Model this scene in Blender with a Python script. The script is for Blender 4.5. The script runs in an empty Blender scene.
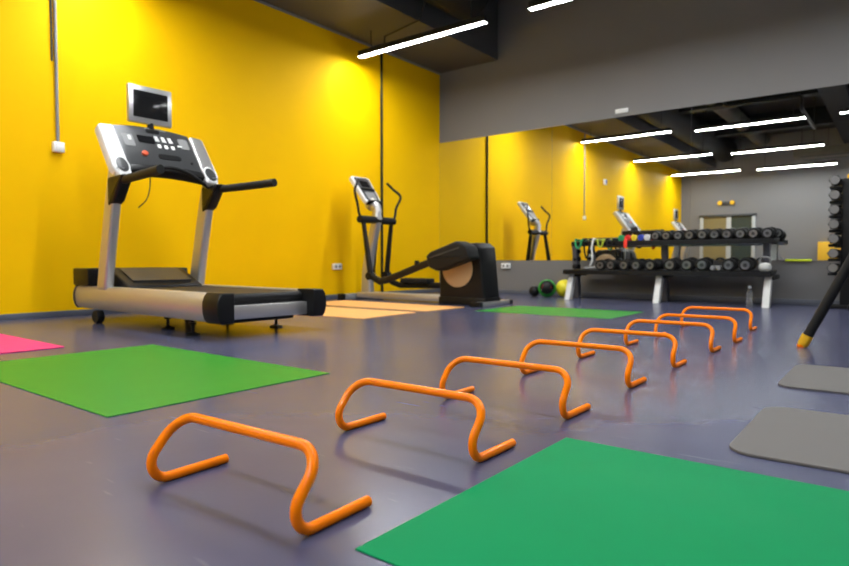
import bpy, bmesh, math, random
from mathutils import Vector, Matrix
random.seed(7)
PI = math.pi
scene = bpy.context.scene
C = scene.collection

# ------------------------------------------------------------------ materials
def mat(name, col, rough=0.5, metal=0.0, emit=0.0, spec=0.5, trans=0.0, noise=0.0, nscale=40.0, bump=0.0, coat=0.0, ior=1.45):
    m = bpy.data.materials.new(name); m.use_nodes = True
    nt = m.node_tree; b = nt.nodes['Principled BSDF']
    b.inputs['Base Color'].default_value = (*col, 1); b.inputs['Roughness'].default_value = rough
    b.inputs['Metallic'].default_value = metal; b.inputs['Specular IOR Level'].default_value = spec
    b.inputs['Transmission Weight'].default_value = trans; b.inputs['Coat Weight'].default_value = coat
    b.inputs['IOR'].default_value = ior
    if emit:
        b.inputs['Emission Color'].default_value = (*col, 1); b.inputs['Emission Strength'].default_value = emit
    if noise or bump:
        tc = nt.nodes.new('ShaderNodeTexCoord'); n = nt.nodes.new('ShaderNodeTexNoise')
        n.inputs['Scale'].default_value = nscale; n.inputs['Detail'].default_value = 4
        nt.links.new(tc.outputs['Object'], n.inputs['Vector'])
        if noise:
            r = nt.nodes.new('ShaderNodeMapRange')
            r.inputs['To Min'].default_value = 1 - noise; r.inputs['To Max'].default_value = 1 + noise
            mx = nt.nodes.new('ShaderNodeVectorMath'); mx.operation = 'SCALE'
            mx.inputs[0].default_value = col
            nt.links.new(n.outputs['Fac'], r.inputs['Value']); nt.links.new(r.outputs['Result'], mx.inputs['Scale'])
            nt.links.new(mx.outputs['Vector'], b.inputs['Base Color'])
        if bump:
            bp = nt.nodes.new('ShaderNodeBump'); bp.inputs['Strength'].default_value = bump; bp.inputs['Distance'].default_value = 0.002
            nt.links.new(n.outputs['Fac'], bp.inputs['Height']); nt.links.new(bp.outputs['Normal'], b.inputs['Normal'])
    return m

def floor_material():
    m = mat('vinyl_floor', (.1, .1, .14), .3, spec=.36)
    nt = m.node_tree; L = nt.links; N = nt.nodes; b = N['Principled BSDF']
    tc = N.new('ShaderNodeTexCoord')
    n1 = N.new('ShaderNodeTexNoise'); n1.inputs['Scale'].default_value = 1.1; n1.inputs['Detail'].default_value = 5
    n2 = N.new('ShaderNodeTexNoise'); n2.inputs['Scale'].default_value = 90; n2.inputs['Detail'].default_value = 3
    L.new(tc.outputs['Object'], n1.inputs['Vector']); L.new(tc.outputs['Object'], n2.inputs['Vector'])
    cr = N.new('ShaderNodeValToRGB')
    cr.color_ramp.elements[0].position = .3; cr.color_ramp.elements[0].color = (.060, .063, .112, 1)
    cr.color_ramp.elements[1].position = .7; cr.color_ramp.elements[1].color = (.078, .083, .146, 1)
    L.new(n1.outputs['Fac'], cr.inputs['Fac'])
    # welded seam between the floor rolls, running away from the camera
    sx = N.new('ShaderNodeSeparateXYZ'); L.new(tc.outputs['Object'], sx.inputs['Vector'])
    d = N.new('ShaderNodeMath'); d.operation = 'SUBTRACT'; d.inputs[1].default_value = 3.948; L.new(sx.outputs['X'], d.inputs[0])
    ab = N.new('ShaderNodeMath'); ab.operation = 'ABSOLUTE'; L.new(d.outputs[0], ab.inputs[0])
    lt = N.new('ShaderNodeMath'); lt.operation = 'LESS_THAN'; lt.inputs[1].default_value = .002; L.new(ab.outputs[0], lt.inputs[0])
    # pale scuff streaks
    mp = N.new('ShaderNodeMapping'); mp.inputs['Scale'].default_value = (3.0, 22.0, 1); mp.inputs['Rotation'].default_value = (0, 0, .9)
    L.new(tc.outputs['Object'], mp.inputs['Vector'])
    n3 = N.new('ShaderNodeTexNoise'); n3.inputs['Scale'].default_value = 1.3; n3.inputs['Detail'].default_value = 2
    L.new(mp.outputs['Vector'], n3.inputs['Vector'])
    sc_ = N.new('ShaderNodeMapRange'); sc_.inputs['From Min'].default_value = .69; sc_.inputs['From Max'].default_value = .85
    sc_.inputs['To Max'].default_value = .35; L.new(n3.outputs['Fac'], sc_.inputs['Value'])
    mxs = N.new('ShaderNodeMix'); mxs.data_type = 'RGBA'; L.new(sc_.outputs['Result'], mxs.inputs['Factor'])
    L.new(cr.outputs['Color'], mxs.inputs['A']); mxs.inputs['B'].default_value = (.35, .35, .4, 1)
    mx = N.new('ShaderNodeMix'); mx.data_type = 'RGBA'; L.new(lt.outputs[0], mx.inputs['Factor'])
    L.new(mxs.outputs['Result'], mx.inputs['A']); mx.inputs['B'].default_value = (.045, .045, .06, 1)
    L.new(mx.outputs['Result'], b.inputs['Base Color'])
    rr = N.new('ShaderNodeMapRange'); rr.inputs['To Min'].default_value = .17; rr.inputs['To Max'].default_value = .30
    L.new(n1.outputs['Fac'], rr.inputs['Value']); L.new(rr.outputs['Result'], b.inputs['Roughness'])
    bp = N.new('ShaderNodeBump'); bp.inputs['Strength'].default_value = .06; bp.inputs['Distance'].default_value = .001
    L.new(n2.outputs['Fac'], bp.inputs['Height']); L.new(bp.outputs['Normal'], b.inputs['Normal'])
    return m

def wall_material(name, col, rough, seams=None, panel=None):
    m = mat(name, col, rough, noise=.05, nscale=1.7)
    return m

MT = dict(
    floor=floor_material(),
    yellow=mat('yellow_paint', (.93, .53, .001), .6, noise=.05, nscale=1.5, bump=.05, spec=.06),
    grey=mat('grey_paint', (.170, .165, .163), .6, noise=.05, nscale=1.2),
    ceil=mat('dark_ceiling', (.012, .0115, .0115), .8, noise=.2, nscale=2),
    soffit=mat('soffit_paint', (.085, .082, .084), .7, noise=.05, nscale=2),
    duct=mat('duct_black', (.007, .007, .0075), .6, spec=.3, noise=.2, nscale=6),
    ductwrap=mat('duct_wrap', (.12, .11, .08), .7, noise=.2, nscale=6),
    base=mat('baseboard_grey', (.11, .12, .15), .4),
    mirror=mat('mirror_glass', (.88, .90, .89), .0, 1.0),
    lamp=mat('lamp_diffuser', (.95, .98, 1.0), .5, emit=68),
    lampbody=mat('lamp_body', (.02, .02, .02), .4),
    orange=mat('orange_plastic', (1.0, .215, .001), .22, spec=.22),
    silver=mat('silver_paint', (.56, .55, .54), .34, .75),
    champagne=mat('champagne_metal', (.52, .50, .46), .38, .7),
    white=mat('white_plastic', (.80, .81, .80), .3),
    whitem=mat('white_metal', (.62, .62, .60), .4),
    black=mat('black_plastic', (.006, .006, .0065), .42, spec=.3),
    rubber=mat('black_rubber', (.008, .008, .008), .6, spec=.3, bump=.2, nscale=200),
    belt=mat('belt_rubber', (.012, .012, .0125), .5, spec=.35, bump=.2, nscale=300),
    dgrey=mat('dark_grey_plastic', (.045, .046, .048), .38, spec=.4),
    mgrey=mat('mid_grey_plastic', (.24, .24, .24), .4),
    post=mat('post_grey', (.10, .10, .12), .45, .3),
    screen=mat('screen_glass', (.010, .010, .011), .12),
    key=mat('key_white', (.85, .85, .83), .4),
    red=mat('stop_red', (.75, .10, .03), .4),
    tan=mat('tan_disc', (.52, .36, .20), .5, noise=.05),
    chrome=mat('chrome', (.62, .62, .62), .22, 1.0),
    green=mat('green_vinyl', (.001, .225, .075), .5, spec=.05, noise=.06, nscale=3),
    greenl=mat('green_vinyl_light', (.025, .23, .022), .4, spec=.14, noise=.06, nscale=3),
    pink=mat('pink_foam', (.80, .03, .17), .6, noise=.04),
    peach=mat('orange_foam', (.85, .43, .13), .6, noise=.04),
    greym=mat('grey_foam', (.125, .117, .110), .75, noise=.12, nscale=250, bump=.35),
    limeb=mat('lime_plastic', (.72, .90, .02), .4),
    gold=mat('golden_yellow', (.75, .42, .01), .5),
    ballg=mat('green_rubber', (.02, .30, .03), .45),
    bally=mat('yellow_rubber', (.80, .70, .02), .45),
    redmark=mat('red_print', (.6, .02, .03), .5),
    bandg=mat('band_green', (.02, .30, .10), .5), bandr=mat('band_red', (.75, .03, .02), .5),
    bandy=mat('band_yellow', (.85, .60, .02), .5), bandb=mat('band_blue', (.03, .06, .40), .5),
    bandw=mat('band_white', (.75, .75, .75), .5), bandl=mat('band_lime', (.35, .42, .02), .5),
    bottle=mat('clear_plastic', (.95, .97, .97), .06, trans=.92, ior=1.3),
    glass=mat('dark_glass', (.035, .05, .045), .1),
    tanp=mat('tan_door_panel', (.20, .155, .06), .45),
    frame=mat('pale_frame', (.40, .41, .40), .5),
    ring=mat('dark_chrome', (.28, .28, .29), .3, 1.0),
    hex_end=mat('iron_grey', (.17, .165, .16), .4, .4),
)

# ------------------------------------------------------------------ mesh helpers
def tag(o, label=None, cat=None, group=None, kind=None):
    if label: o['label'] = label
    if cat: o['category'] = cat
    if group: o['group'] = group
    if kind: o['kind'] = kind
    return o

def thing(name, label, cat, loc=(0, 0, 0), rz=0, group=None):
    o = bpy.data.objects.new(name, None); C.objects.link(o)
    o.location = loc; o.rotation_euler = (0, 0, rz); o.empty_display_size = .1
    return tag(o, label, cat, group)

def copy_tree(o, parent=None):
    c = o.copy(); C.objects.link(c)
    if parent: c.parent = parent
    for ch in list(o.children): copy_tree(ch, c)
    return c

def fillet(pts, r, n=8):
    """round the corners of a 3D polyline"""
    P = [Vector(p) for p in pts]; out = [P[0]]
    for i in range(1, len(P) - 1):
        a = (P[i-1] - P[i]); b = (P[i+1] - P[i]); la, lb = a.length, b.length
        a.normalize(); b.normalize()
        ang = a.angle(b)
        rr = r[i] if isinstance(r, (list, tuple)) else r
        t = min(rr / max(math.tan(ang/2), 1e-4), la*.49, lb*.49); rad = t*math.tan(ang/2)
        bis = (a + b).normalized(); cen = P[i] + bis * (rad / math.sin(ang/2))
        s = P[i] + a*t - cen; e = P[i] + b*t - cen; tot = s.angle(e)
        if tot < 1e-3: out.append(P[i]); continue
        for k in range(n+1):
            f = k/n
            out.append(cen + (s*math.sin((1-f)*tot) + e*math.sin(f*tot)) / math.sin(tot))
    out.append(P[-1]); return out

def smooth_path(pts, n=6):
    P = [Vector(p) for p in pts]; out = []
    Q = [2*P[0]-P[1]] + P + [2*P[-1]-P[-2]]
    for i in range(1, len(Q)-2):
        p0, p1, p2, p3 = Q[i-1:i+3]
        for k in range(n):
            t = k/n
            out.append(.5*((2*p1) + (p2-p0)*t + (2*p0-5*p1+4*p2-p3)*t*t + (3*p1-p0-3*p2+p3)*t**3))
    out.append(P[-1]); return out

class MB:
    def __init__(s): s.bm = bmesh.new()
    def _bev(s, vs, bev, seg=2):
        if bev <= 0: return
        es = list({e for v in vs for e in v.link_edges})
        bmesh.ops.bevel(s.bm, geom=es, offset=bev, segments=seg, profile=.5, affect='EDGES')
    def box(s, x0, x1, y0, y1, z0, z1, bev=0., M=None, seg=2):
        r = bmesh.ops.create_cube(s.bm, size=1); vs = r['verts']
        bmesh.ops.scale(s.bm, vec=(x1-x0, y1-y0, z1-z0), verts=vs)
        bmesh.ops.translate(s.bm, vec=((x0+x1)/2, (y0+y1)/2, (z0+z1)/2), verts=vs)
        if M is not None: bmesh.ops.transform(s.bm, matrix=M, verts=vs)
        s._bev(vs, bev, seg); return s
    def prism(s, poly, axis, a, b, bev=0., f=None, seg=2):
        """polygon extruded from a to b; axis 'x' poly=(y,z), 'y' poly=(x,z), 'z' poly=(x,y); or f(p,q,h)->xyz"""
        mk = f or {'x': lambda p, q, h: (h, p, q), 'y': lambda p, q, h: (p, h, q), 'z': lambda p, q, h: (p, q, h)}[axis]
        A = [s.bm.verts.new(mk(p, q, a)) for p, q in poly]; B = [s.bm.verts.new(mk(p, q, b)) for p, q in poly]
        n = len(poly); fs = [s.bm.faces.new(A), s.bm.faces.new(B[::-1])]
        for i in range(n): fs.append(s.bm.faces.new((A[i], B[i], B[(i+1) % n], A[(i+1) % n])))
        bmesh.ops.recalc_face_normals(s.bm, faces=fs)
        if bev:
            es = list(fs[0].edges) + list(fs[1].edges)
            bmesh.ops.bevel(s.bm, geom=es, offset=bev, segments=seg, profile=.5, affect='EDGES')
        return s
    def tube(s, pts, r, seg=12, sx=1., sy=1., up=None):
        """swept tube; r a number or a list; sx/sy flatten the section"""
        P = [Vector(p) for p in pts]; n = len(P); rings = []
        t0 = (P[1]-P[0]).normalized()
        u = Vector(up) if up else (Vector((0, 0, 1)) if abs(t0.z) < .9 else Vector((1, 0, 0)))
        x = t0.cross(u).normalized()
        for i in range(n):
            t = ((P[min(i+1, n-1)] - P[max(i-1, 0)])).normalized()
            x = (x - t*x.dot(t)).normalized(); y = t.cross(x)
            rr = r[i] if isinstance(r, (list, tuple)) else r
            rings.append([s.bm.verts.new(P[i] + x*rr*sx*math.cos(2*PI*k/seg) + y*rr*sy*math.sin(2*PI*k/seg)) for k in range(seg)])
        fs = []
        for i in range(n-1):
            for k in range(seg):
                fs.append(s.bm.faces.new((rings[i][k], rings[i][(k+1) % seg], rings[i+1][(k+1) % seg], rings[i+1][k])))
        fs.append(s.bm.faces.new(rings[0][::-1])); fs.append(s.bm.faces.new(rings[-1]))
        bmesh.ops.recalc_face_normals(s.bm, faces=fs); return s
    def lathe(s, prof, c=(0, 0, 0), axis='z', seg=24):
        """prof: list of (r, h) along axis"""
        mk = {'z': lambda a, b, h: (a, b, h), 'y': lambda a, b, h: (a, h, b), 'x': lambda a, b, h: (h, a, b)}[axis]
        c = Vector(c); rings = []
        for r, h in prof:
            if r < 1e-6: rings.append([s.bm.verts.new(c + Vector(mk(0, 0, h)))])
            else: rings.append([s.bm.verts.new(c + Vector(mk(r*math.cos(2*PI*k/seg), r*math.sin(2*PI*k/seg), h))) for k in range(seg)])
        fs = []
        for A, B in zip(rings, rings[1:]):
            for k in range(seg):
                a, a2, b, b2 = A[k % len(A)], A[(k+1) % len(A)], B[k % len(B)], B[(k+1) % len(B)]
                q = []
                for v in (a, a2, b2, b):
                    if v not in q: q.append(v)
                if len(q) > 2: fs.append(s.bm.faces.new(q))
        for R_, rev in ((rings[0], 1), (rings[-1], 0)):
            if len(R_) > 2: fs.append(s.bm.faces.new(R_[::-1] if rev else R_))
        bmesh.ops.recalc_face_normals(s.bm, faces=fs); return s
    def map(s, fn):
        for v in s.bm.verts: v.co = fn(v.co)
        return s
    def build(s, name, m, parent=None, loc=None, sharp=35):
        me = bpy.data.meshes.new(name); s.bm.to_mesh(me); s.bm.free()
        me.materials.append(m); me.shade_smooth(); me.set_sharp_from_angle(angle=math.radians(sharp))
        o = bpy.data.objects.new(name, me); C.objects.link(o)
        if parent: o.parent = parent
        if loc: o.location = loc
        return o

def struct(name, mb, m, **k):
    return tag(mb.build(name, m, **k), kind='structure')

def rrect(x0, x1, y0, y1, r, n=6):
    out = []
    for cx, cy, a0 in ((x1-r, y1-r, 0), (x0+r, y1-r, PI/2), (x0+r, y0+r, PI), (x1-r, y0+r, 3*PI/2)):
        for k in range(n+1):
            a = a0 + k/n*PI/2; out.append((cx + r*math.cos(a), cy + r*math.sin(a)))
    return out

def roundpoly(poly, r, n=5):
    P = [(p[0], p[1], 0) for p in poly]; k = len(P); out = []
    for i in range(k):
        a, b, c = P[i-1], P[i], P[(i+1) % k]
        m0 = [(a[j]+b[j])/2 for j in range(3)]; m1 = [(c[j]+b[j])/2 for j in range(3)]
        f = fillet([m0, b, m1], r, n)
        out += [(q.x, q.y) for q in f[1:-1]]
    return out

# ------------------------------------------------------------------ room
XR, YR, ZC = 7.8, -13.75, 4.4
struct('floor', MB().box(-.15, XR+.15, YR-.15, .15, -.1, 0), MT['floor'])
struct('ceiling', MB().box(-.15, XR+.15, YR-.15, .15, ZC, ZC+.1), MT['ceil'])
struct('wall_left', MB().box(-.15, 0, YR-.15, .15, 0, ZC), MT['yellow'])
struct('wall_back', MB().box(0, XR, 0, .15, 0, ZC), MT['grey'])
struct('wall_right', MB().box(XR, XR+.15, YR-.15, .15, 0, ZC), MT['grey'])
struct('wall_rear', MB().box(0, XR, YR-.15, YR, 0, ZC), MT['grey'])
struct('baseboard_left', MB().box(0, .012, YR, 0, 0, .05, .003), MT['base'])
struct('baseboard_back', MB().box(.012, XR, -.012, 0, 0, .065, .003), MT['base'])
struct('baseboard_rear', MB().box(.012, XR, YR, YR+.012, 0, .06, .003), MT['base'])
# lowered soffit beside the yellow wall, with a pale edge strip
struct('trim_1', MB().box(0, 1.08, YR, 0, 3.5, ZC), MT['soffit'])
struct('trim_2', MB().box(0, .025, YR, 0, 3.475, 3.5, .004), MT['mgrey'])
# ceiling beams
struct('trim_3', MB().box(4.55, 5.0, YR, -.0, 3.85, ZC), MT['duct'])
struct('trim_4', MB().box(1.08, XR, -7.3, -7.0, 3.95, ZC), MT['duct'])
struct('trim_5', MB().box(1.08, XR, -10.8, -10.5, 3.95, ZC), MT['duct'])

def mirror(i, x0, x1, label):
    tag(MB().box(x0+.0015, x1-.0015, -.006, 0, .503, 2.39).build('mirror_panel', MT['mirror']), label, 'mirror', 'wall mirror panels')
mirror(0, .005, 1.985, 'tall wall mirror panel beside the yellow wall corner, reflecting the elliptical trainer')
mirror(1, 1.985, 3.85, 'wall mirror panel behind the left half of the dumbbell rack')
mirror(2, 3.85, 5.72, 'wall mirror panel behind the right half of the dumbbell rack, reflecting the doorway')
mirror(3, 5.72, XR-.02, 'wall mirror panel at the right end of the grey wall')

# doorway in the rear wall, seen in the mirror
d = struct('door_1', MB().box(.62, .72, YR, YR+.06, 0, 1.92, .004).box(1.42, 1.56, YR, YR+.06, 0, 1.92, .004)
           .box(2.16, 2.26, YR, YR+.06, 0, 1.92, .004), MT['frame'])
MB().box(.60, 2.28, YR, YR+.09, 1.92, 1.99, .004).build('door_header', MT['dgrey'], d)
MB().box(.72, 1.42, YR, YR+.03, .03, 1.92).build('door_panel', MT['tanp'], d)
MB().box(1.56, 2.16, YR, YR+.03, .03, 1.92).build('door_glass', MT['glass'], d)
MB().tube(fillet([(1.62, YR+.03, .95), (1.62, YR+.075, .95), (1.62, YR+.075, 1.15), (1.62, YR+.03, 1.15)], .01), .01).build('door_handle', MT['chrome'], d)

# ------------------------------------------------------------------ ceiling lamps
def make_lamp():
    r = thing('ceiling_lamp', '', 'lamp')
    MB().box(-.985, .985, -.036, .036, .000, .075, .004).build('housing', MT['lampbody'], r)
    MB().box(-.98, .98, -.031, .031, -.003, .006, .0012).build('diffuser', MT['lamp'], r)
    for x in (-.78, .78):
        MB().tube([(x, 0, .085), (x, 0, ZC-3.2)], .006, 8).build('hanging_rod', MT['lampbody'], r)
    return r
lamp0 = make_lamp(); first = True
rows = [(-2.03, 'nearest the mirror wall'), (-5.4, 'in the nearest reflected row'), (-8.85, 'in the middle reflected row'), (-12.35, 'in the farthest reflected row')]
cols = [(1.165, 'beside the yellow wall'), (3.69, 'second from the yellow wall'), (6.2, 'third from the yellow wall')]
for y, lr in rows:
    for x, lc in cols:
        o = lamp0 if first else copy_tree(lamp0); first = False
        o.location = (x, y, 3.2) if y > -3 else (x - .1 - (.14 if x > 2 else 0), y - (.25 if x > 2 else 0), 3.2)
        o['label'] = 'bright white linear ceiling lamp %s, %s' % (lr, lc); o['group'] = 'linear ceiling lamps'

# ducts and services under the ceiling
tag(MB().tube([(1.40, YR+.3, 4.0), (1.40, -1.25, 4.0)], .36, 28).build('air_duct', MT['duct']),
    'big round dark air duct running under the ceiling beside the soffit', 'duct')
tag(MB().tube([(2.45, YR+.3, 4.2), (2.45, -.6, 4.2)], .2, 20).build('air_duct', MT['ductwrap']),
    'smaller wrapped round duct under the ceiling, second from the yellow wall', 'duct')
tag(MB().tube(fillet([(.62, -2.03, 3.27), (.62, -2.03, 3.375), (1.20, -2.03, 3.45), (1.28, -2.03, 3.645)], .02), .011, 10).build('conduit_pipe', MT['lampbody']),
    'thin black bent conduit rising from the lamp beside the yellow wall to the round duct', 'pipe')
tag(MB().tube(fillet([(2.9, -6.2, 4.4), (2.9, -6.2, 3.75), (4.3, -6.2, 3.75), (4.3, -6.2, 3.5), (4.3, -8.5, 3.5)], .06), .035, 12).build('conduit_pipe', MT['lampbody']),
    'dark bent ceiling pipe seen in the mirror above the right lamps', 'pipe')
ac = thing('air_conditioner', 'tan ceiling air conditioner cassette reflected behind the right lamps', 'air conditioner', (4.35, -11.2, 3.22))
MB().box(-.75, .75, -.45, .45, 0, .22, .03).build('casing', MT['ductwrap'], ac)
for i in range(2): MB().box(-.6, .6, -.35+.6*i, -.25+.6*i, -.006, 0).build('air_slot', MT['duct'], ac)
for x in (-.6, .6): MB().tube([(x, 0, .22), (x, 0, ZC-3.22)], .01, 8).build('hanging_rod', MT['lampbody'], ac)

# ------------------------------------------------------------------ wall fittings
tag(MB().tube([(.022, -1.42, .05), (.022, -1.42, 3.5)], .018, 12).build('wall_pipe', MT['black']),
    'thin dark vertical pipe on the yellow wall behind the elliptical trainer', 'pipe')
t = thing('light_switch', 'white surface light switch on the yellow wall below its grey conduit', 'switch', (0, -5.70, 1.50))
MB().box(.0, .05, -.045, .045, -.045, .045, .008).build('switch_box', MT['white'], t)
MB().box(.05, .056, -.025, .025, -.03, .03, .002).build('rocker', MT['key'], t)
MB().tube([(.02, 0, .045), (.02, 0, 2.0)], .013, 10).build('conduit', MT['mgrey'], t)
MB().tube([(.008, -.03, .75), (.008, -.03, 2.0)], .008, 8).build('cable', MT['dgrey'], t)
def outlet(loc, label, ry):
    t = thing('wall_outlet', label, 'outlet', loc, ry)
    MB().box(0, .035, -.075, .075, -.04, .04, .006).build('face_plate', MT['white'], t)
    for y in (-.035, .035): MB().lathe([(.022, 0), (.022, .004), (.017, .004), (.017, .001), (0, .001)], (.035, y, 0), 'x', 16).build('socket', MT['mgrey'], t)
outlet((0, -2.31, .42), 'white double wall outlet low on the yellow wall, left of the elliptical trainer', 0)
outlet((1.25, 0, .42), 'white double wall outlet on the grey wall strip below the mirror', -PI/2)
t = thing('wall_plate', 'small white rectangular plate on the grey wall above the mirror', 'wall plate', (2.98, 0, 2.465))
MB().box(-.085, .085, -.02, 0, -.028, .028, .005).build('plate', MT['white'], t)
MB().box(-.05, .05, -.023, -.02, -.008, .008).build('slot', MT['bandw'], t)
t = thing('thermostat', 'small white and blue thermostat box high on the yellow wall, seen in the mirror', 'thermostat', (0, -6.95, 2.46))
MB().box(0, .05, -.07, .07, -.07, .07, .01).build('case', MT['white'], t)
MB().box(.05, .055, -.05, .02, -.05, .05).build('display', MT['bandb'], t)
t = thing('emergency_light', 'twin-head emergency light with two yellow lamps on the reflected grey rear wall', 'emergency light', (1.41, YR, 2.36))
MB().box(-.12, .12, 0, .05, -.05, .05, .01).build('body', MT['dgrey'], t)
for x in (-.185, .185):
    h = MB().lathe([(.0, 0), (.05, .0), (.07, .05), (.07, .09), (.06, .1), (0, .1)], (x, .02, 0), 'y', 20).build('lamp_head', MT['gold'], t)
tag(MB().box(4.885, 5.14, -.034, -.008, .490, .516, .008).build('wall_strip', MT['limeb']),
    'lime green strip along the lower mirror edge, right of the dumbbell rack', 'strip')
t = thing('plyo_box', 'plain golden yellow box by the reflected rear wall, beside the dumbbell tower', 'box', (4.38, YR+.4, 0))
MB().box(-.38, .38, -.35, .35, 0, 1.04, .012).build('shell', MT['gold'], t)
for s in (-1, 1): MB().prism(rrect(-.09, .09, .74, .80, .028), None, s*.3795, s*.383, f=lambda p, q, h: (h, p, q)).build('hand_hole', MT['black'], t)

# ------------------------------------------------------------------ floor mats
def flat_mat(name, x0, x1, y0, y1, z, m, label, cat, r=0, rz=0):
    cx, cy = (x0+x1)/2, (y0+y1)/2; w, h = (x1-x0)/2, (y1-y0)/2
    poly = rrect(-w, w, -h, h, r, 8) if r else [(-w, -h), (w, -h), (w, h), (-w, h)]
    b = MB().prism(poly, 'z', 0, z, bev=min(.0015, z*.4), seg=1)
    o = b.build(name, m, loc=(cx, cy, 0)); o.rotation_euler.z = rz
    return tag(o, label, cat)
flat_mat('floor_mat', 5.195, 6.72, -7.28, -6.435, .003, MT['green'], 'large bright green floor mat at lower right, beside the nearest hurdles', 'mat')
flat_mat('floor_mat', 2.43, 3.945, -7.12, -6.155, .003, MT['greenl'], 'green floor mat in front of the treadmill, left of the hurdles', 'mat')
flat_mat('floor_mat', 2.60, 3.97, -2.93, -2.05, .003, MT['greenl'], 'distant green floor mat between the elliptical trainer and the dumbbell rack', 'mat')
flat_mat('exercise_mat', .35, 2.135, -7.12, -6.52, .006, MT['pink'], 'bright pink exercise mat at the left edge beside the yellow wall', 'mat', .01)
flat_mat('exercise_mat', .50, 2.30, -4.27, -3.50, .008, MT['peach'], 'light orange exercise mat behind the treadmill, the nearer of the two', 'mat', .012, .04)
flat_mat('exercise_mat', .47, 2.27, -3.30, -2.62, .008, MT['peach'], 'light orange exercise mat in front of the elliptical trainer, the farther one', 'mat', .012, .0)
flat_mat('exercise_mat', 5.575, 7.35, -6.30, -5.67, .008, MT['greym'], 'grey rounded exercise mat at right, nearer to the green mat', 'mat', .07, .0)
flat_mat('exercise_mat', 5.545, 7.32, -5.27, -4.63, .008, MT['greym'], 'grey rounded exercise mat at right, nearest the padded stand', 'mat', .07, .0)

# ------------------------------------------------------------------ hurdles
def hurdle_mesh():
    hw, R_, yt, zt = .231, .0109, .100, .147
    pts = [(-hw, .225, R_), (-hw, -.018, R_), (-hw, yt, zt), (hw, yt, zt), (hw, -.018, R_), (hw, .225, R_)]
    return MB().tube(fillet(pts, [0, .040, .062, .062, .040, 0], 10), R_, 16)
h0 = None
hl = ['orange tubular agility hurdle nearest the camera, first of the row',
      'second orange agility hurdle of the row, left of the big green mat corner',
      'third orange agility hurdle of the row, just beyond the green mat corner',
      'fourth orange agility hurdle of the row, counted from the nearest',
      'fifth orange agility hurdle of the row, counted from the nearest',
      'sixth orange agility hurdle of the row, third from the dumbbell rack',
      'seventh orange agility hurdle of the row, second from the dumbbell rack',
      'farthest orange agility hurdle of the row, closest to the dumbbell rack']
for x, y, lb in zip((4.860, 4.884, 4.878, 4.872, 4.878, 4.900, 4.915, 4.868), (-7.360, -6.820, -6.305, -5.715, -5.14, -4.525, -4.02, -3.255), hl):
    if h0 is None: o = h0 = hurdle_mesh().build('agility_hurdle', MT['orange'])
    else: o = h0.copy(); C.objects.link(o)
    o.location = (x, y, 0); o.rotation_euler.z = .04 if y < -7 else 0; tag(o, lb, 'hurdle', 'orange hurdles in a row')

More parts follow.
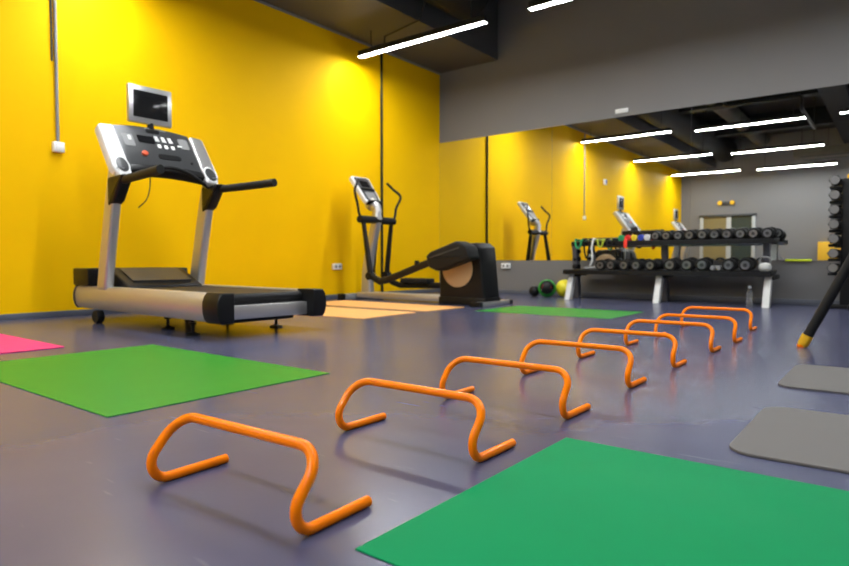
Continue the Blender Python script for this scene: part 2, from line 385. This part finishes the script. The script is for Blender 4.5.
# ------------------------------------------------------------------ treadmill
def make_treadmill():
    fn = lambda c: Vector((c.x*1.263 if c.x < .3 else c.x*1.03 + .07, c.y*.922, c.z*.939 + .033))
    r = thing('treadmill', '', 'treadmill')
    L, W = 2.039, .932
    def B(mb, name, m, par=r, sharp=35): return mb.map(fn).build(name, m, par, sharp=sharp)
    for s in (0, 1):
        f = (lambda v: v) if s == 0 else (lambda v: W - v)
        prof = [(f(v), z) for v, z in [(.12, .085), (.03, .085), (.012, .11), (.003, .15), (0, .185), (.003, .22), (.012, .252), (.03, .276), (.12, .276)]]
        B(MB().prism(prof, 'x', .03, 1.88, .002), 'side_rail', MT['champagne'])
        capp = [(f(v), z) for v, z in [(.125, .08), (.03, .078), (.008, .105), (-.004, .15), (-.006, .185), (-.004, .22), (.008, .257), (.03, .283), (.125, .283)]]
        B(MB().prism(capp, 'x', 1.88, 2.06, .012, seg=3), 'rail_end_cap', MT['black'])
        B(MB().prism(capp, 'x', .0, .03, .008), 'front_cap', MT['dgrey'])
    # running deck and belt
    B(MB().box(.35, 1.93, .125, W-.125, .12, .225), 'deck', MT['black'])
    bp = [(.55, .232), (.55, .268), (1.9, .268)] + [(1.905+.033*math.sin(a), .235+.033*math.cos(a)) for a in [PI*k/8 for k in range(1, 9)]] 
    B(MB().prism(bp, 'y', .13, W-.13), 'running_belt', MT['belt'])
    B(MB().box(1.93, 1.985, .12, W-.12, .095, .19, .006), 'rear_crossbar', MT['silver'])
    B(MB().box(.12, 1.88, .16, W-.16, .06, .12, .005), 'underframe', MT['black'])
    # motor hood
    hp = roundpoly([(.0, .10), (.0, .432), (.34, .43), (.66, .285), (.66, .10)], .03)
    B(MB().prism(hp, 'y', .125, W-.125, .018, seg=3), 'motor_hood', MT['black'])
    B(MB().prism([(.375, .428), (.60, .330), (.595, .316), (.37, .41)], 'y', .2, W-.2, .003), 'hood_panel', MT['dgrey'])
    for v in (.0, W-.125): B(MB().box(.0, .24, v, v+.125, .28, .43, .012), 'hood_shoulder', MT['black'])
    # uprights
    for s in (0, 1):
        v0, v1 = (.005, .085) if s == 0 else (W-.085, W-.005)
        pol = [(.37, .25), (.36, .27), (.425, .55), (.52, .95), (.60, 1.24), (.745, 1.24), (.665, .95), (.57, .55), (.51, .25)]
        up = B(MB().prism(pol, 'y', v0, v1, .022, seg=4), 'upright', MT['silver'])
    # console: slope coordinates s (down), v (across), h (towards the runner)
    dx, dz = .55, -.835; nx, nz = .835, .55
    S = lambda v, q, h: (.445 + dx*q + nx*h, v, 1.605 + dz*q + nz*h)
    def slab(poly, h0, h1, bev=.0, seg=2): return MB().prism(poly, None, h0, h1, bev, f=S, seg=seg)
    for s in (0, 1):
        g = (lambda v: v) if s == 0 else (lambda v: W - v)
        pol = [(g(v), q) for v, q in roundpoly([(-.012, -.005), (.125, -.02), (.135, .52), (.03, .55), (-.012, .44)], .045)]
        sp = B(slab(pol, -.05, .035, .018, 3), 'side_panel', MT['white' if s == 0 else 'silver'])
        rim = [(g(.068) + .062*math.cos(a), .43 + .088*math.sin(a)) for a in [2*PI*k/24 for k in range(24)]]
        B(slab(rim, .033, .040, .002), 'speaker_rim', MT['white'], sp)
        el = [(g(.068) + .05*math.cos(a), .43 + .074*math.sin(a)) for a in [2*PI*k/24 for k in range(24)]]
        B(slab(el, .034, .043, .002), 'speaker_grille', MT['dgrey'], sp)
    top = [(v, -.025 - .035*(1-((v-W/2)/.34)**2)) for v in [.126+.68*k/12 for k in range(13)]]
    bot = [(v, .405 - .03*(1-((v-W/2)/.34)**2)) for v in [.806-.68*k/12 for k in range(13)]]
    con = B(slab(top+bot, -.06, .022, .01), 'console', MT['dgrey'])
    B(slab([(v, q+.0) for v, q in bot] + [(v, q+.065) for v, q in bot[::-1]], -.07, .03, .012), 'console_tray', MT['black'], con)
    B(slab(rrect(.30, .45, .055, .135, .012), .021, .026), 'display', MT['screen'], con)
    B(slab(rrect(.17, .26, .06, .19, .015), .021, .025), 'fan_vent', MT['mgrey'], con)
    B(slab(rrect(.215, .24, .075, .125, .006), .024, .028), 'vent_light', MT['key'], con)
    B(slab(rrect(.68, .77, .03, .15, .02), .021, .025), 'fan_vent', MT['mgrey'], con)
    for i in range(3):
        v = .475 + .062*i
        B(slab([(v-.016, .042), (v+.012, .042), (v+.022, .10), (v-.016, .10)], .021, .028, .002), 'key_button', MT['key'], con)
        B(slab(rrect(v-.014, v+.018, .135, .175, .008), .021, .028, .002), 'key_button', MT['key'], con)
    B(slab(rrect(.655, .70, .115, .13, .005), .021, .026), 'key_button', MT['key'], con)
    B(slab(rrect(.40, .60, -.045, -.03, .006), .021, .024), 'name_strip', MT['mgrey'], con)
    B(slab([(.31+.026*math.cos(a), .265+.026*math.sin(a)) for a in [2*PI*k/16 for k in range(16)]], .02, .042, .005), 'stop_button', MT['red'], con)
    B(slab(rrect(.43, .64, .245, .30, .026), .021, .026), 'accessory_slot', MT['black'], con)
    B(slab(rrect(.72, .74, .30, .32, .005), .021, .03), 'sensor', MT['black'], con)
    # safety cord hanging from the stop button side
    B(MB().tube(smooth_path([(.66, .31, 1.28), (.69, .31, 1.21), (.70, .30, 1.10), (.72, .26, 1.0), (.70, .20, .93)]), .005, 8), 'safety_cord', MT['black'])
    # television on the console
    tv = B(MB().box(-.02, .02, .262, .657, 1.69, 2.012, .008).map(lambda c: Vector((c.x+.43, c.y, c.z))), 'monitor', MT['silver'])
    B(MB().box((.449), .4535, .302, .617, 1.738, 1.968, .002), 'screen', MT['screen'], tv)
    B(MB().tube([(.43, W/2, 1.58), (.425, W/2, 1.70)], .028, 14).box(.37, .47, W/2-.06, W/2+.06, 1.60, 1.645, .008), 'monitor_stand', MT['black'], tv)
    # handrails
    for s in (0, 1):
        g = (lambda v: v) if s == 0 else (lambda v: W - v)
        br = roundpoly([(.60, 1.17), (.86, 1.175), (.80, 1.10), (.70, .97), (.60, .93)], .03)
        B(MB().prism(br, 'y', g(-.004), g(.094), .02, seg=3), 'handrail_bracket', MT['black'])
        B(MB().tube(smooth_path([(.70, g(.045), 1.13), (.86, g(.03), 1.135), (1.14, g(-.0), 1.137), (1.45, g(-.03), 1.142)]),
                    .030, 16, 1.0, 1.12), 'handrail', MT['rubber'])
    B(MB().tube(smooth_path([(.70, .06, 1.14), (.72, .16, 1.185), (.74, .30, 1.25), (.75, W/2, 1.28), (.74, W-.30, 1.25), (.72, W-.16, 1.185), (.70, W-.06, 1.14)]), .017, 12), 'front_grip', MT['rubber'])
    # wheels and feet
    zg = -.033/.939
    for v in (.01, W-.07): B(MB().lathe([(.052, 0), (.056, .008), (.056, .05), (.052, .058)], (.32, v, zg+.056), 'y', 20), 'wheel', MT['rubber'])
    for u, v in ((1.12, .20), (1.12, W-.20), (1.61, .10), (1.61, W-.10)):
        B(MB().lathe([(.05, zg), (.05, zg+.012), (.02, zg+.02), (.012, zg+.025), (.012, .045), (.028, .045), (.028, .06), (.014, .06), (.014, .11)], (u, v, 0), 'z', 16), 'levelling_foot', MT['black'])
    return r
tm = make_treadmill()
tm.location = (.472, -5.787, 0); tm.rotation_euler = (0, 0, -.034)
tag(tm, 'large silver and black treadmill with a small screen, at left by the yellow wall', 'treadmill', 'treadmills by the yellow wall')
t2 = copy_tree(tm); t2.location = (.44, -10.1, 0)
t2['label'] = 'second treadmill seen only in the mirror, far back by the yellow wall'

# ------------------------------------------------------------------ elliptical trainer
def make_elliptical():
    K, DZ = .957, .0215; X0, Y0 = 1.2, -1.93
    fn = lambda c: Vector(((c.x-X0)*K, (c.y-Y0)*K, c.z*K + DZ))
    zg = -DZ/K
    r = thing('elliptical_trainer', 'black and silver elliptical trainer by the yellow wall corner', 'elliptical trainer',
              (5.93-.957*(5.93-X0), -8.03+.957*(Y0+8.03), 0))
    def B(mb, name, m, par=r, sharp=35): return mb.map(fn).build(name, m, par, sharp=sharp)
    B(MB().box(.12, 1.55, -2.05, -1.81, .0, .075, .012), 'base_beam', MT['champagne'])
    B(MB().box(.02, .10, -2.25, -1.60, zg, .055, .012), 'front_stabilizer', MT['mgrey'])
    for y0 in (-2.30, -1.605): B(MB().box(.01, .11, y0, y0+.055, zg, .06, .008), 'stabilizer_cap', MT['black'])
    B(MB().box(2.12, 2.24, -2.24, -1.60, zg+.002, .028, .008), 'rear_stabilizer', MT['silver'])
    for y0 in (-2.285, -1.615): B(MB().box(2.11, 2.25, y0, y0+.06, zg, .032, .008), 'stabilizer_cap', MT['black'])
    # drive housing
    hp = roundpoly([(1.545, .02), (1.545, .60), (1.66, .685), (2.06, .705), (2.13, .65), (2.195, .02)], .04)
    h = B(MB().prism(hp, 'y', -2.10, -1.76, .03, seg=3), 'drive_housing', MT['black'])
    for y0, y1 in ((-2.112, -2.09), (-1.77, -1.748)):
        B(MB().lathe([(0, y0), (.205, y0), (.213, y0+.004), (.213, y1-.004), (.205, y1), (0, y1)], (1.815, 0, .40), 'y', 40), 'side_disc', MT['tan'], h)
    B(MB().box(1.54, 2.20, -2.106, -1.754, zg, .07, .008), 'skirt', MT['black'], h)
    # column, neck and console
    B(MB().prism(roundpoly([(.13, .06), (.15, .35), (.22, .70), (.33, 1.06), (.345, 1.19), (.42, 1.19), (.45, 1.05), (.35, .70), (.28, .35), (.30, .06)], .03), 'y', -1.985, -1.875, .03, seg=4), 'column', MT['silver'])
    cen = Vector((.19, -1.93, 1.45)); nx, nz = .80, .60; sx, sz = .60, -.80
    S = lambda p, q, hh: (cen.x + sx*q + nx*hh, cen.y + p, cen.z + sz*q + nz*hh)
    def slab(poly, a, b, bev=0, seg=2): return MB().prism(poly, None, a, b, bev, f=S, seg=seg)
    B(MB().tube(smooth_path([(.40, -1.93, 1.13), (.385, -1.93, 1.19), (.33, -1.93, 1.235), (.26, -1.93, 1.27)]), [.058]*7+[.07]*6+[.085]*6, 16), 'neck', MT['silver'])
    con = B(slab(roundpoly([(-.18, -.225), (.18, -.225), (.155, .23), (-.155, .23)], .04), -.04, .02, .014, 3), 'console', MT['white'])
    B(slab(roundpoly([(-.145, -.20), (.145, -.20), (.125, .205), (-.125, .205)], .03), .018, .026, .004), 'console_face', MT['dgrey'], con)
    B(slab(rrect(-.08, .08, -.135, -.03, .015), .025, .03), 'display', MT['screen'], con)
    B(slab(rrect(-.13, .13, .0, .03, .008), .024, .045, .006), 'reading_ledge', MT['black'], con)
    B(slab(rrect(-.09, .09, .06, .19, .015), .025, .03), 'keypad', MT['mgrey'], con)
    B(slab(rrect(-.125, .125, .215, .25, .012), -.03, .05, .008), 'tray', MT['black'], con)
    # cross grip
    B(MB().tube([(.40, -2.28, 1.035), (.40, -1.60, 1.035)], .048, 18), 'cross_grip', MT['rubber'])
    # swing arms with curved handles
    for s, y in ((-1, -2.21), (1, -1.65)):
        xb = .53 if s < 0 else .31
        a = B(MB().tube([(.40, y, 1.03), (.40*.5+xb*.5, y, .68), (xb, y, .30)], [.034, .040, .044], 14, .6, 1), 'swing_arm', MT['black'])
        B(MB().lathe([(.0, -.05), (.05, -.05), (.05, .05), (0, .05)], (xb, y, .30), 'y', 18), 'pivot', MT['black'], a)
        hp = [(.41, y, 1.03), (.40, y+s*.07, 1.10), (.40, y+s*.10, 1.22), (.42, y+s*.17, 1.38), (.36, y+s*.08, 1.48), (.32, y+s*.0, 1.56)]
        B(MB().tube(smooth_path(hp), .017, 12), 'handle', MT['rubber'], a)
    # pedal arms and pedals (near one raised, far one low)
    B(MB().tube(fillet([(.53, -2.21, .30), (.70, -2.22, .235), (.88, -2.26, .265), (1.75, -2.27, .55), (1.80, -2.20, .56)], .05), .045, 12, .8, 1.), 'pedal_arm', MT['black'])
    B(MB().tube(fillet([(.31, -1.65, .30), (.42, -1.65, .20), (.55, -1.65, .165), (1.80, -1.65, .19), (1.83, -1.72, .20)], .05), .036, 12, .8, 1.1), 'pedal_arm', MT['black'])
    near = roundpoly([(1.54, .55), (1.60, .60), (1.98, .725), (2.13, .66), (2.17, .52), (2.05, .485), (1.70, .375), (1.58, .42)], .09, 7)
    p = B(MB().prism(near, 'y', -2.37, -2.15, .035, seg=4), 'pedal', MT['rubber'])
    B(MB().prism([(1.60, .537), (2.02, .655), (2.025, .640), (1.605, .522)], 'y', -2.374, -2.366), 'tread_line', MT['dgrey'], p)
    B(MB().box(.62, 1.08, -1.74, -1.56, .20, .265, .018), 'pedal', MT['rubber'])
    B(MB().lathe([(.0, -.04), (.026, -.04), (.03, 0), (.026, .045), (0, .045)], (1.335, -2.265, .455), 'z', 14), 'adjuster_knob', MT['black'])
    return r
make_elliptical()

# ------------------------------------------------------------------ dumbbell rack
rk = thing('dumbbell_rack', 'two-tier black dumbbell rack with pale slanted legs in front of the mirror', 'rack', (3.65, -.45, 0))
def RB(mb, name, m, par=rk): return mb.map(lambda c: c - Vector((3.65, -.45, 0))).build(name, m, par)
RX0, RX1 = 2.50, 4.84
for x, xp in ((2.545, 2.44), (3.66, 3.60), (4.80, 4.705)):
    RB(MB().prism([(-.70, 0), (-.60, 0), (-.46, .345), (-.56, .345)], 'x', x-.035, x+.035, .006), 'front_leg', MT['whitem'])
    RB(MB().prism([(-.24, 0), (-.15, 0), (-.235, .70), (-.325, .70)], 'x', xp, xp+.065, .006), 'rear_post', MT['post'])
    RB(MB().prism([(-.149, .01), (-.140, .01), (-.225, .69), (-.234, .69)], 'x', xp+.003, xp+.062), 'back_strip', MT['whitem'])
    RB(MB().prism([(-.56, .29), (-.2, .30), (-.2, .345), (-.56, .345)], 'x', x+.005, x+.06, .004), 'shelf_bracket', MT['black'])
RB(MB().prism([(-.66, .325), (-.66, .375), (-.645, .385), (-.63, .37), (-.28, .395), (-.28, .36), (-.62, .325)], 'x', RX0-.03, RX1, .003), 'lower_shelf', MT['black'])
RB(MB().prism([(-.52, .685), (-.52, .735), (-.505, .745), (-.49, .73), (-.14, .755), (-.14, .72), (-.48, .685)], 'x', RX0+.02, RX1, .003), 'upper_shelf', MT['black'])
for z in (.42, .52, .62):
    RB(MB().lathe([(0, -.03), (.05, -.03), (.06, 0), (.05, .03), (0, .03)], (2.475, -.25, z), 'z', 18), 'post_collar', MT['black'])

def make_dumbbell(d):
    r = thing('dumbbell', '', 'dumbbell')
    MB().tube([(0, -.09, 0), (0, .09, 0)], .016, 12).build('handle', MT['chrome'], r)
    for s in (-1, 1):
        pr = [(.0, .055), (d*.34, .055), (d*.47, .065), (d*.5, .08), (d*.5, .125), (d*.46, .142), (d*.40, .145), (0, .145)]
        h = MB().lathe([(q, s*t) for q, t in pr], (0, 0, 0), 'y', 24).build('weight_head', MT['rubber'], r)
        MB().lathe([(q, s*t) for q, t in [(d*.25, .1435), (d*.33, .1435), (d*.33, .150), (d*.315, .153), (d*.265, .153), (d*.25, .150)]], (0, 0, 0), 'y', 24).build('end_ring', MT['ring'], h)
        MB().lathe([(q, s*t) for q, t in [(0, .144), (d*.17, .144), (d*.15, .150), (0, .151)]], (0, 0, 0), 'y', 16).build('end_badge', MT['dgrey'], h)
    return r
ordn = ['first', 'second', 'third', 'fourth', 'fifth', 'sixth', 'seventh', 'eighth', 'ninth', 'tenth']
top = [3.576, 3.705, 3.836, 3.970, 4.104, 4.237, 4.370, 4.503, 4.637, 4.771]
low = [2.952, 3.085, 3.245, 3.390, 3.568, 3.792, 3.975, 4.137, 4.416, 4.586]
sizes = {}
def place_db(x, y, z, d, label, group, rx):
    if d not in sizes: sizes[d] = make_dumbbell(d); o = sizes[d]
    else: o = copy_tree(sizes[d])
    o.location = (x, y, z); o.rotation_euler = (rx, 0, random.uniform(-.04, .04)); tag(o, label, 'dumbbell', group)
tilt = math.atan2(.025, .35)
for i, x in enumerate(top):
    d = .120 if i < 3 else .126
    place_db(x, -.325, .742 + d/2 + .002, d, 'round black dumbbell on the upper shelf of the rack, %s from the right' % ordn[9-i] if i else 'leftmost dumbbell on the upper shelf, next to the coloured rolled bands', 'dumbbells on the upper shelf', tilt)
for i, x in enumerate(low):
    d = .132 if i < 5 else .146
    place_db(x, -.465, .384 + d/2 + .002, d, 'round black dumbbell on the lower shelf of the rack, %s from the left' % ordn[i], 'dumbbells on the lower shelf', tilt)
# small grey vinyl dumbbells in the gap, and a pale kettlebell
def make_small():
    r = thing('hand_weight', '', 'dumbbell')
    MB().tube([(0, -.06, 0), (0, .06, 0)], .012, 10).build('handle', MT['mgrey'], r)
    for s in (-1, 1):
        MB().lathe([(0, s*.045), (.024, s*.045), (.031, s*.055), (.031, s*.095), (.024, s*.105), (0, s*.105)], (0, 0, 0), 'y', 6).build('weight_head', MT['mgrey'], r)
    return r
s0 = make_small(); s0.location = (4.244, -.47, .4145); tag(s0, 'small grey hand weight in the lower shelf gap, the left of two', 'hand weight', 'small grey hand weights')
s1 = copy_tree(s0); s1.location = (4.309, -.47, .4145); tag(s1, 'small grey hand weight in the lower shelf gap, the right of two', 'hand weight', 'small grey hand weights')
kb = thing('kettlebell', 'pale grey kettlebell at the right end of the lower shelf', 'kettlebell', (4.755, -.47, .3845))
MB().lathe([(0, 0), (.045, 0), (.062, .02), (.066, .045), (.055, .075), (.03, .09), (0, .093)], (0, 0, 0), 'z', 24).build('bell', MT['whitem'], kb)
MB().tube(smooth_path([(-.04, 0, .07), (-.052, 0, .11), (-.03, 0, .15), (.03, 0, .15), (.052, 0, .11), (.04, 0, .07)]), .009, 10).build('handle', MT['mgrey'], kb)
# rolled bands on the upper shelf
def roll(x, m, label, r0=.038, w=.075):
    prof = [(r0*.35, 0), (r0*.9, 0), (r0, .004), (r0, w-.004), (r0*.9, w), (r0*.35, w)]
    pr = []
    o = MB().lathe(prof + [prof[0]], (0, -w/2, 0), 'y', 20).build('rolled_band', m)
    o.location = (x, -.42, .7415 + r0); return tag(o, label, 'exercise band', 'rolled bands on the rack')
roll(3.15, MT['bandg'], 'rolled green exercise band on the upper shelf, leftmost roll')
roll(3.235, MT['bandr'], 'rolled red exercise band on the upper shelf')
roll(3.315, MT['bandy'], 'rolled yellow exercise band on the upper shelf')
roll(3.395, MT['bandb'], 'rolled blue exercise band on the upper shelf')
roll(3.475, MT['bandw'], 'rolled white exercise band on the upper shelf beside the dumbbells')
# red strap end hanging over the shelf edge
tag(MB().tube(smooth_path([(3.245, -.47, .752), (3.245, -.535, .762), (3.243, -.545, .72), (3.24, -.545, .655)]), .022, 10, 1, .12).build('strap', MT['bandr']), 'red strap hanging over the upper shelf edge', 'strap')
# tubing loops draped over the left half of the upper shelf
def loop(x, w, drop, m, label, r=.011):
    a = w/2
    p = [(x-a, -.40, .760), (x-a*.95, -.47, .762), (x-a*.95, -.53, .766), (x-a*.9, -.549, .745), (x-a*.6, -.552, .70-drop*.6), (x, -.553, .69-drop), (x+a*.6, -.552, .70-drop*.6),
         (x+a*.9, -.549, .745), (x+a*.95, -.53, .766), (x+a*.95, -.47, .762), (x+a, -.40, .760)]
    return tag(MB().tube(smooth_path(p, 5), r, 10).build('resistance_tube', m), label, 'resistance tube', 'resistance tubes on the rack')
loop(2.63, .09, .03, MT['bandg'], 'dark green resistance tube draped at the left end of the upper shelf', .014)
loop(2.745, .085, .16, MT['black'], 'black resistance tube hanging in a long loop from the upper shelf')
loop(2.925, .08, .02, MT['bandl'], 'yellow-green resistance tube draped on the upper shelf, second loop')
loop(3.045, .09, .01, MT['black'], 'short black resistance tube looped on the upper shelf beside the green roll', .014)
tag(MB().tube(smooth_path([(2.58, -.30, .773), (2.72, -.28, .775), (2.85, -.30, .773), (2.98, -.28, .775), (3.08, -.29, .773)]), .022, 10).build('resistance_tube', MT['black']), 'thick black resistance tube lying along the upper shelf', 'resistance tube', 'resistance tubes on the rack')
tag(MB().tube(smooth_path([(2.62, -.36, .764), (2.74, -.345, .766), (2.86, -.36, .764), (2.98, -.345, .766), (3.08, -.355, .764)]), .015, 10).build('resistance_tube', MT['bandl']), 'yellow-green resistance tube lying along the left half of the upper shelf', 'resistance tube', 'resistance tubes on the rack')
t = thing('pull_cord', 'pale pull cord with handle hanging from the upper shelf to the lower shelf', 'pull cord', (2.835, -.578, .72))
MB().tube(smooth_path([(0, .09, .052), (0, .04, .052), (0, .012, .03), (-.01, .0, -.06), (.0, .0, -.2), (-.03, .0, -.29)]), .012, 10).build('cord', MT['whitem'], t)
MB().tube([(-.10, -.0, -.315), (.04, -.0, -.315)], .016, 12).build('grip', MT['mgrey'], t)

# medicine balls on the floor left of the rack
def ball(x, y, r, m, label):
    t = thing('medicine_ball', label, 'medicine ball', (x, y, 0), 0, 'medicine balls beside the rack')
    prof = [(r*math.sin(a), r - r*math.cos(a)) for a in [PI*k/16 for k in range(17)]]
    prof[0] = (0, 0); prof[-1] = (0, 2*r)
    MB().lathe(prof, (0, 0, 0), 'z', 32).build('ball', m, t)
    return t
b = ball(2.13, -.42, .122, MT['ballg'], 'green medicine ball with a black face, left of the rack')
dv = Vector((.40, -.89, .2)).normalized(); q = dv.to_track_quat('Z', 'Y').to_matrix().to_4x4(); q.translation = Vector((0, 0, .122))
cap = [(0, .1235)] + [(.1235*math.sin(a), .1235*math.cos(a)) for a in [.85*k/8 for k in range(1, 9)]] + [(.08, .07), (0, .07)]
f = MB().lathe(cap, (0, 0, 0), 'z', 28).map(lambda c: q @ c).build('face_patch', MT['black'], b)
for y0, w, m in ((.025, .055, 'redmark'), (-.005, .06, 'redmark'), (-.035, .075, 'whitem')):
    MB().box(-w, w, y0-.009, y0+.009, .0, .001).map(lambda c: q @ Vector((c.x, c.y, .0012 + math.sqrt(max(.1235**2 - c.x**2 - c.y**2, 0)) + c.z))).build('printed_mark', MT[m], f)
ball(1.925, -.40, .075, MT['black'], 'small black medicine ball on the floor left of the green ball')
ball(2.30, -.235, .12, MT['bally'], 'yellow medicine ball half hidden behind the rack leg')

# water bottle
t = thing('water_bottle', 'clear plastic water bottle standing on the floor before the rack, near its right leg', 'bottle', (4.625, -.56, 0))
MB().lathe([(0, 0), (.028, 0), (.033, .006), (.033, .06), (.030, .075), (.033, .09), (.033, .13), (.026, .165), (.013, .185), (.013, .2), (0, .2)], (0, 0, 0), 'z', 20).build('bottle_body', MT['bottle'], t)
MB().lathe([(0, .198), (.016, .198), (.016, .222), (0, .224)], (0, 0, 0), 'z', 16).build('cap', MT['white'], t)

# ------------------------------------------------------------------ dumbbell tower at the right edge
tw = thing('dumbbell_tower', 'tall black dumbbell tower at the right edge in front of the mirror', 'rack', (5.56, -.36, 0))
MB().box(-.13, .13, -.06, .06, .04, 1.34, .012).build('post', MT['black'], tw)
MB().box(-.30, .30, -.05, .05, 0, .05, .01).box(-.05, .05, -.26, .26, 0, .052, .01).build('base', MT['black'], tw)
MB().box(-.09, .09, -.055, .055, 1.34, 1.38, .008).build('top_cap', MT['gold'], tw)
for k in range(7):
    z = .40 + .148*k
    MB().box(-.235, -.125, -.095, .095, z-.055, z-.026, .008).box(-.14, -.125, -.095, .095, z-.055, z+.05, .008).build('cradle_arm', MT['black'], tw)
def make_hexbell(r0):
    r = thing('hex_dumbbell', '', 'dumbbell')
    MB().tube([(0, -.11, 0), (0, .11, 0)], .014, 12).build('handle', MT['chrome'], r)
    for s in (-1, 1):
        h = MB().lathe([(0, s*.105), (r0*.86, s*.105), (r0, s*.12), (r0, s*.185), (r0*.86, s*.2), (0, s*.2)], (0, 0, 0), 'y', 6).build('weight_head', MT['rubber'], r)
        MB().lathe([(0, s*.1995), (r0*.8, s*.1995), (r0*.76, s*.204), (0, s*.204)], (0, 0, 0), 'y', 20).build('end_plate', MT['hex_end'], h)
    return r
hx = make_hexbell(.054)
hlab = ['lowest', 'second from the bottom', 'third from the bottom', 'fourth from the bottom', 'third from the top', 'second from the top', 'topmost']
for k in range(7):
    o = hx if k == 0 else copy_tree(hx)
    o.location = (5.378, -.36, .40 + .148*k + .024)
    tag(o, 'hex dumbbell with grey ends on the tower at the right edge, %s' % hlab[k], 'dumbbell', 'hex dumbbells on the tower')

# ------------------------------------------------------------------ padded stand at the right edge
st = thing('padded_stand', 'black padded leg of an exercise stand with an orange foot, at the right edge', 'exercise stand', (5.485, -3.9, 0))
MB().tube([(.022, 0, .055), (.61, 0, 1.35)], .027, 18).build('padded_leg', MT['rubber'], st)
MB().tube([(1.20, 0, .055), (.61, 0, 1.35)], .027, 18).build('padded_leg', MT['rubber'], st)
for x, s in ((0, 1), (1.222, -1)):
    MB().tube([(x, 0, .002), (x+s*.006, 0, .02), (x+s*.028, 0, .07)], [.022, .029, .030], 18).build('foot_cap', MT['gold'], st)
    MB().lathe([(0, 0), (.023, 0), (.026, .008), (.026, .016), (0, .016)], (x, 0, 0), 'z', 18).build('foot_pad', MT['orange'], st)
MB().tube([(.43, 0, .95), (.79, 0, .95)], .02, 12).build('cross_bar', MT['black'], st)
MB().tube([(.45, 0, 1.38), (.77, 0, 1.38)], .05, 18).build('top_bar', MT['rubber'], st)

# ------------------------------------------------------------------ world, camera, colour
w = bpy.data.worlds.new('World'); scene.world = w; w.use_nodes = True
w.node_tree.nodes['Background'].inputs['Color'].default_value = (.6, .7, .8, 1)
w.node_tree.nodes['Background'].inputs['Strength'].default_value = .05
cam = bpy.data.cameras.new('Camera'); co = bpy.data.objects.new('Camera', cam); C.objects.link(co)
f = 614.0
cam.sensor_width = 36; cam.lens = 36*f/849; cam.clip_start = .05; cam.clip_end = 100
yaw = math.atan2(477, 614); pitch = math.atan(22.5/614)
co.location = (5.93, -8.03, .5); co.rotation_euler = (PI/2 - pitch, 0, yaw)
cam.dof.use_dof = True; cam.dof.focus_distance = 2.0; cam.dof.aperture_fstop = 3.2
scene.camera = co
vs = scene.view_settings
vs.view_transform = 'Standard'; vs.look = 'None'; vs.gamma = 1; vs.use_curve_mapping = False; vs.exposure = 1.2
cy = scene.cycles
cy.use_denoising = True; cy.max_bounces = 10; cy.diffuse_bounces = 6; cy.glossy_bounces = 6; cy.transmission_bounces = 8
cy.sample_clamp_indirect = 6; cy.caustics_reflective = True
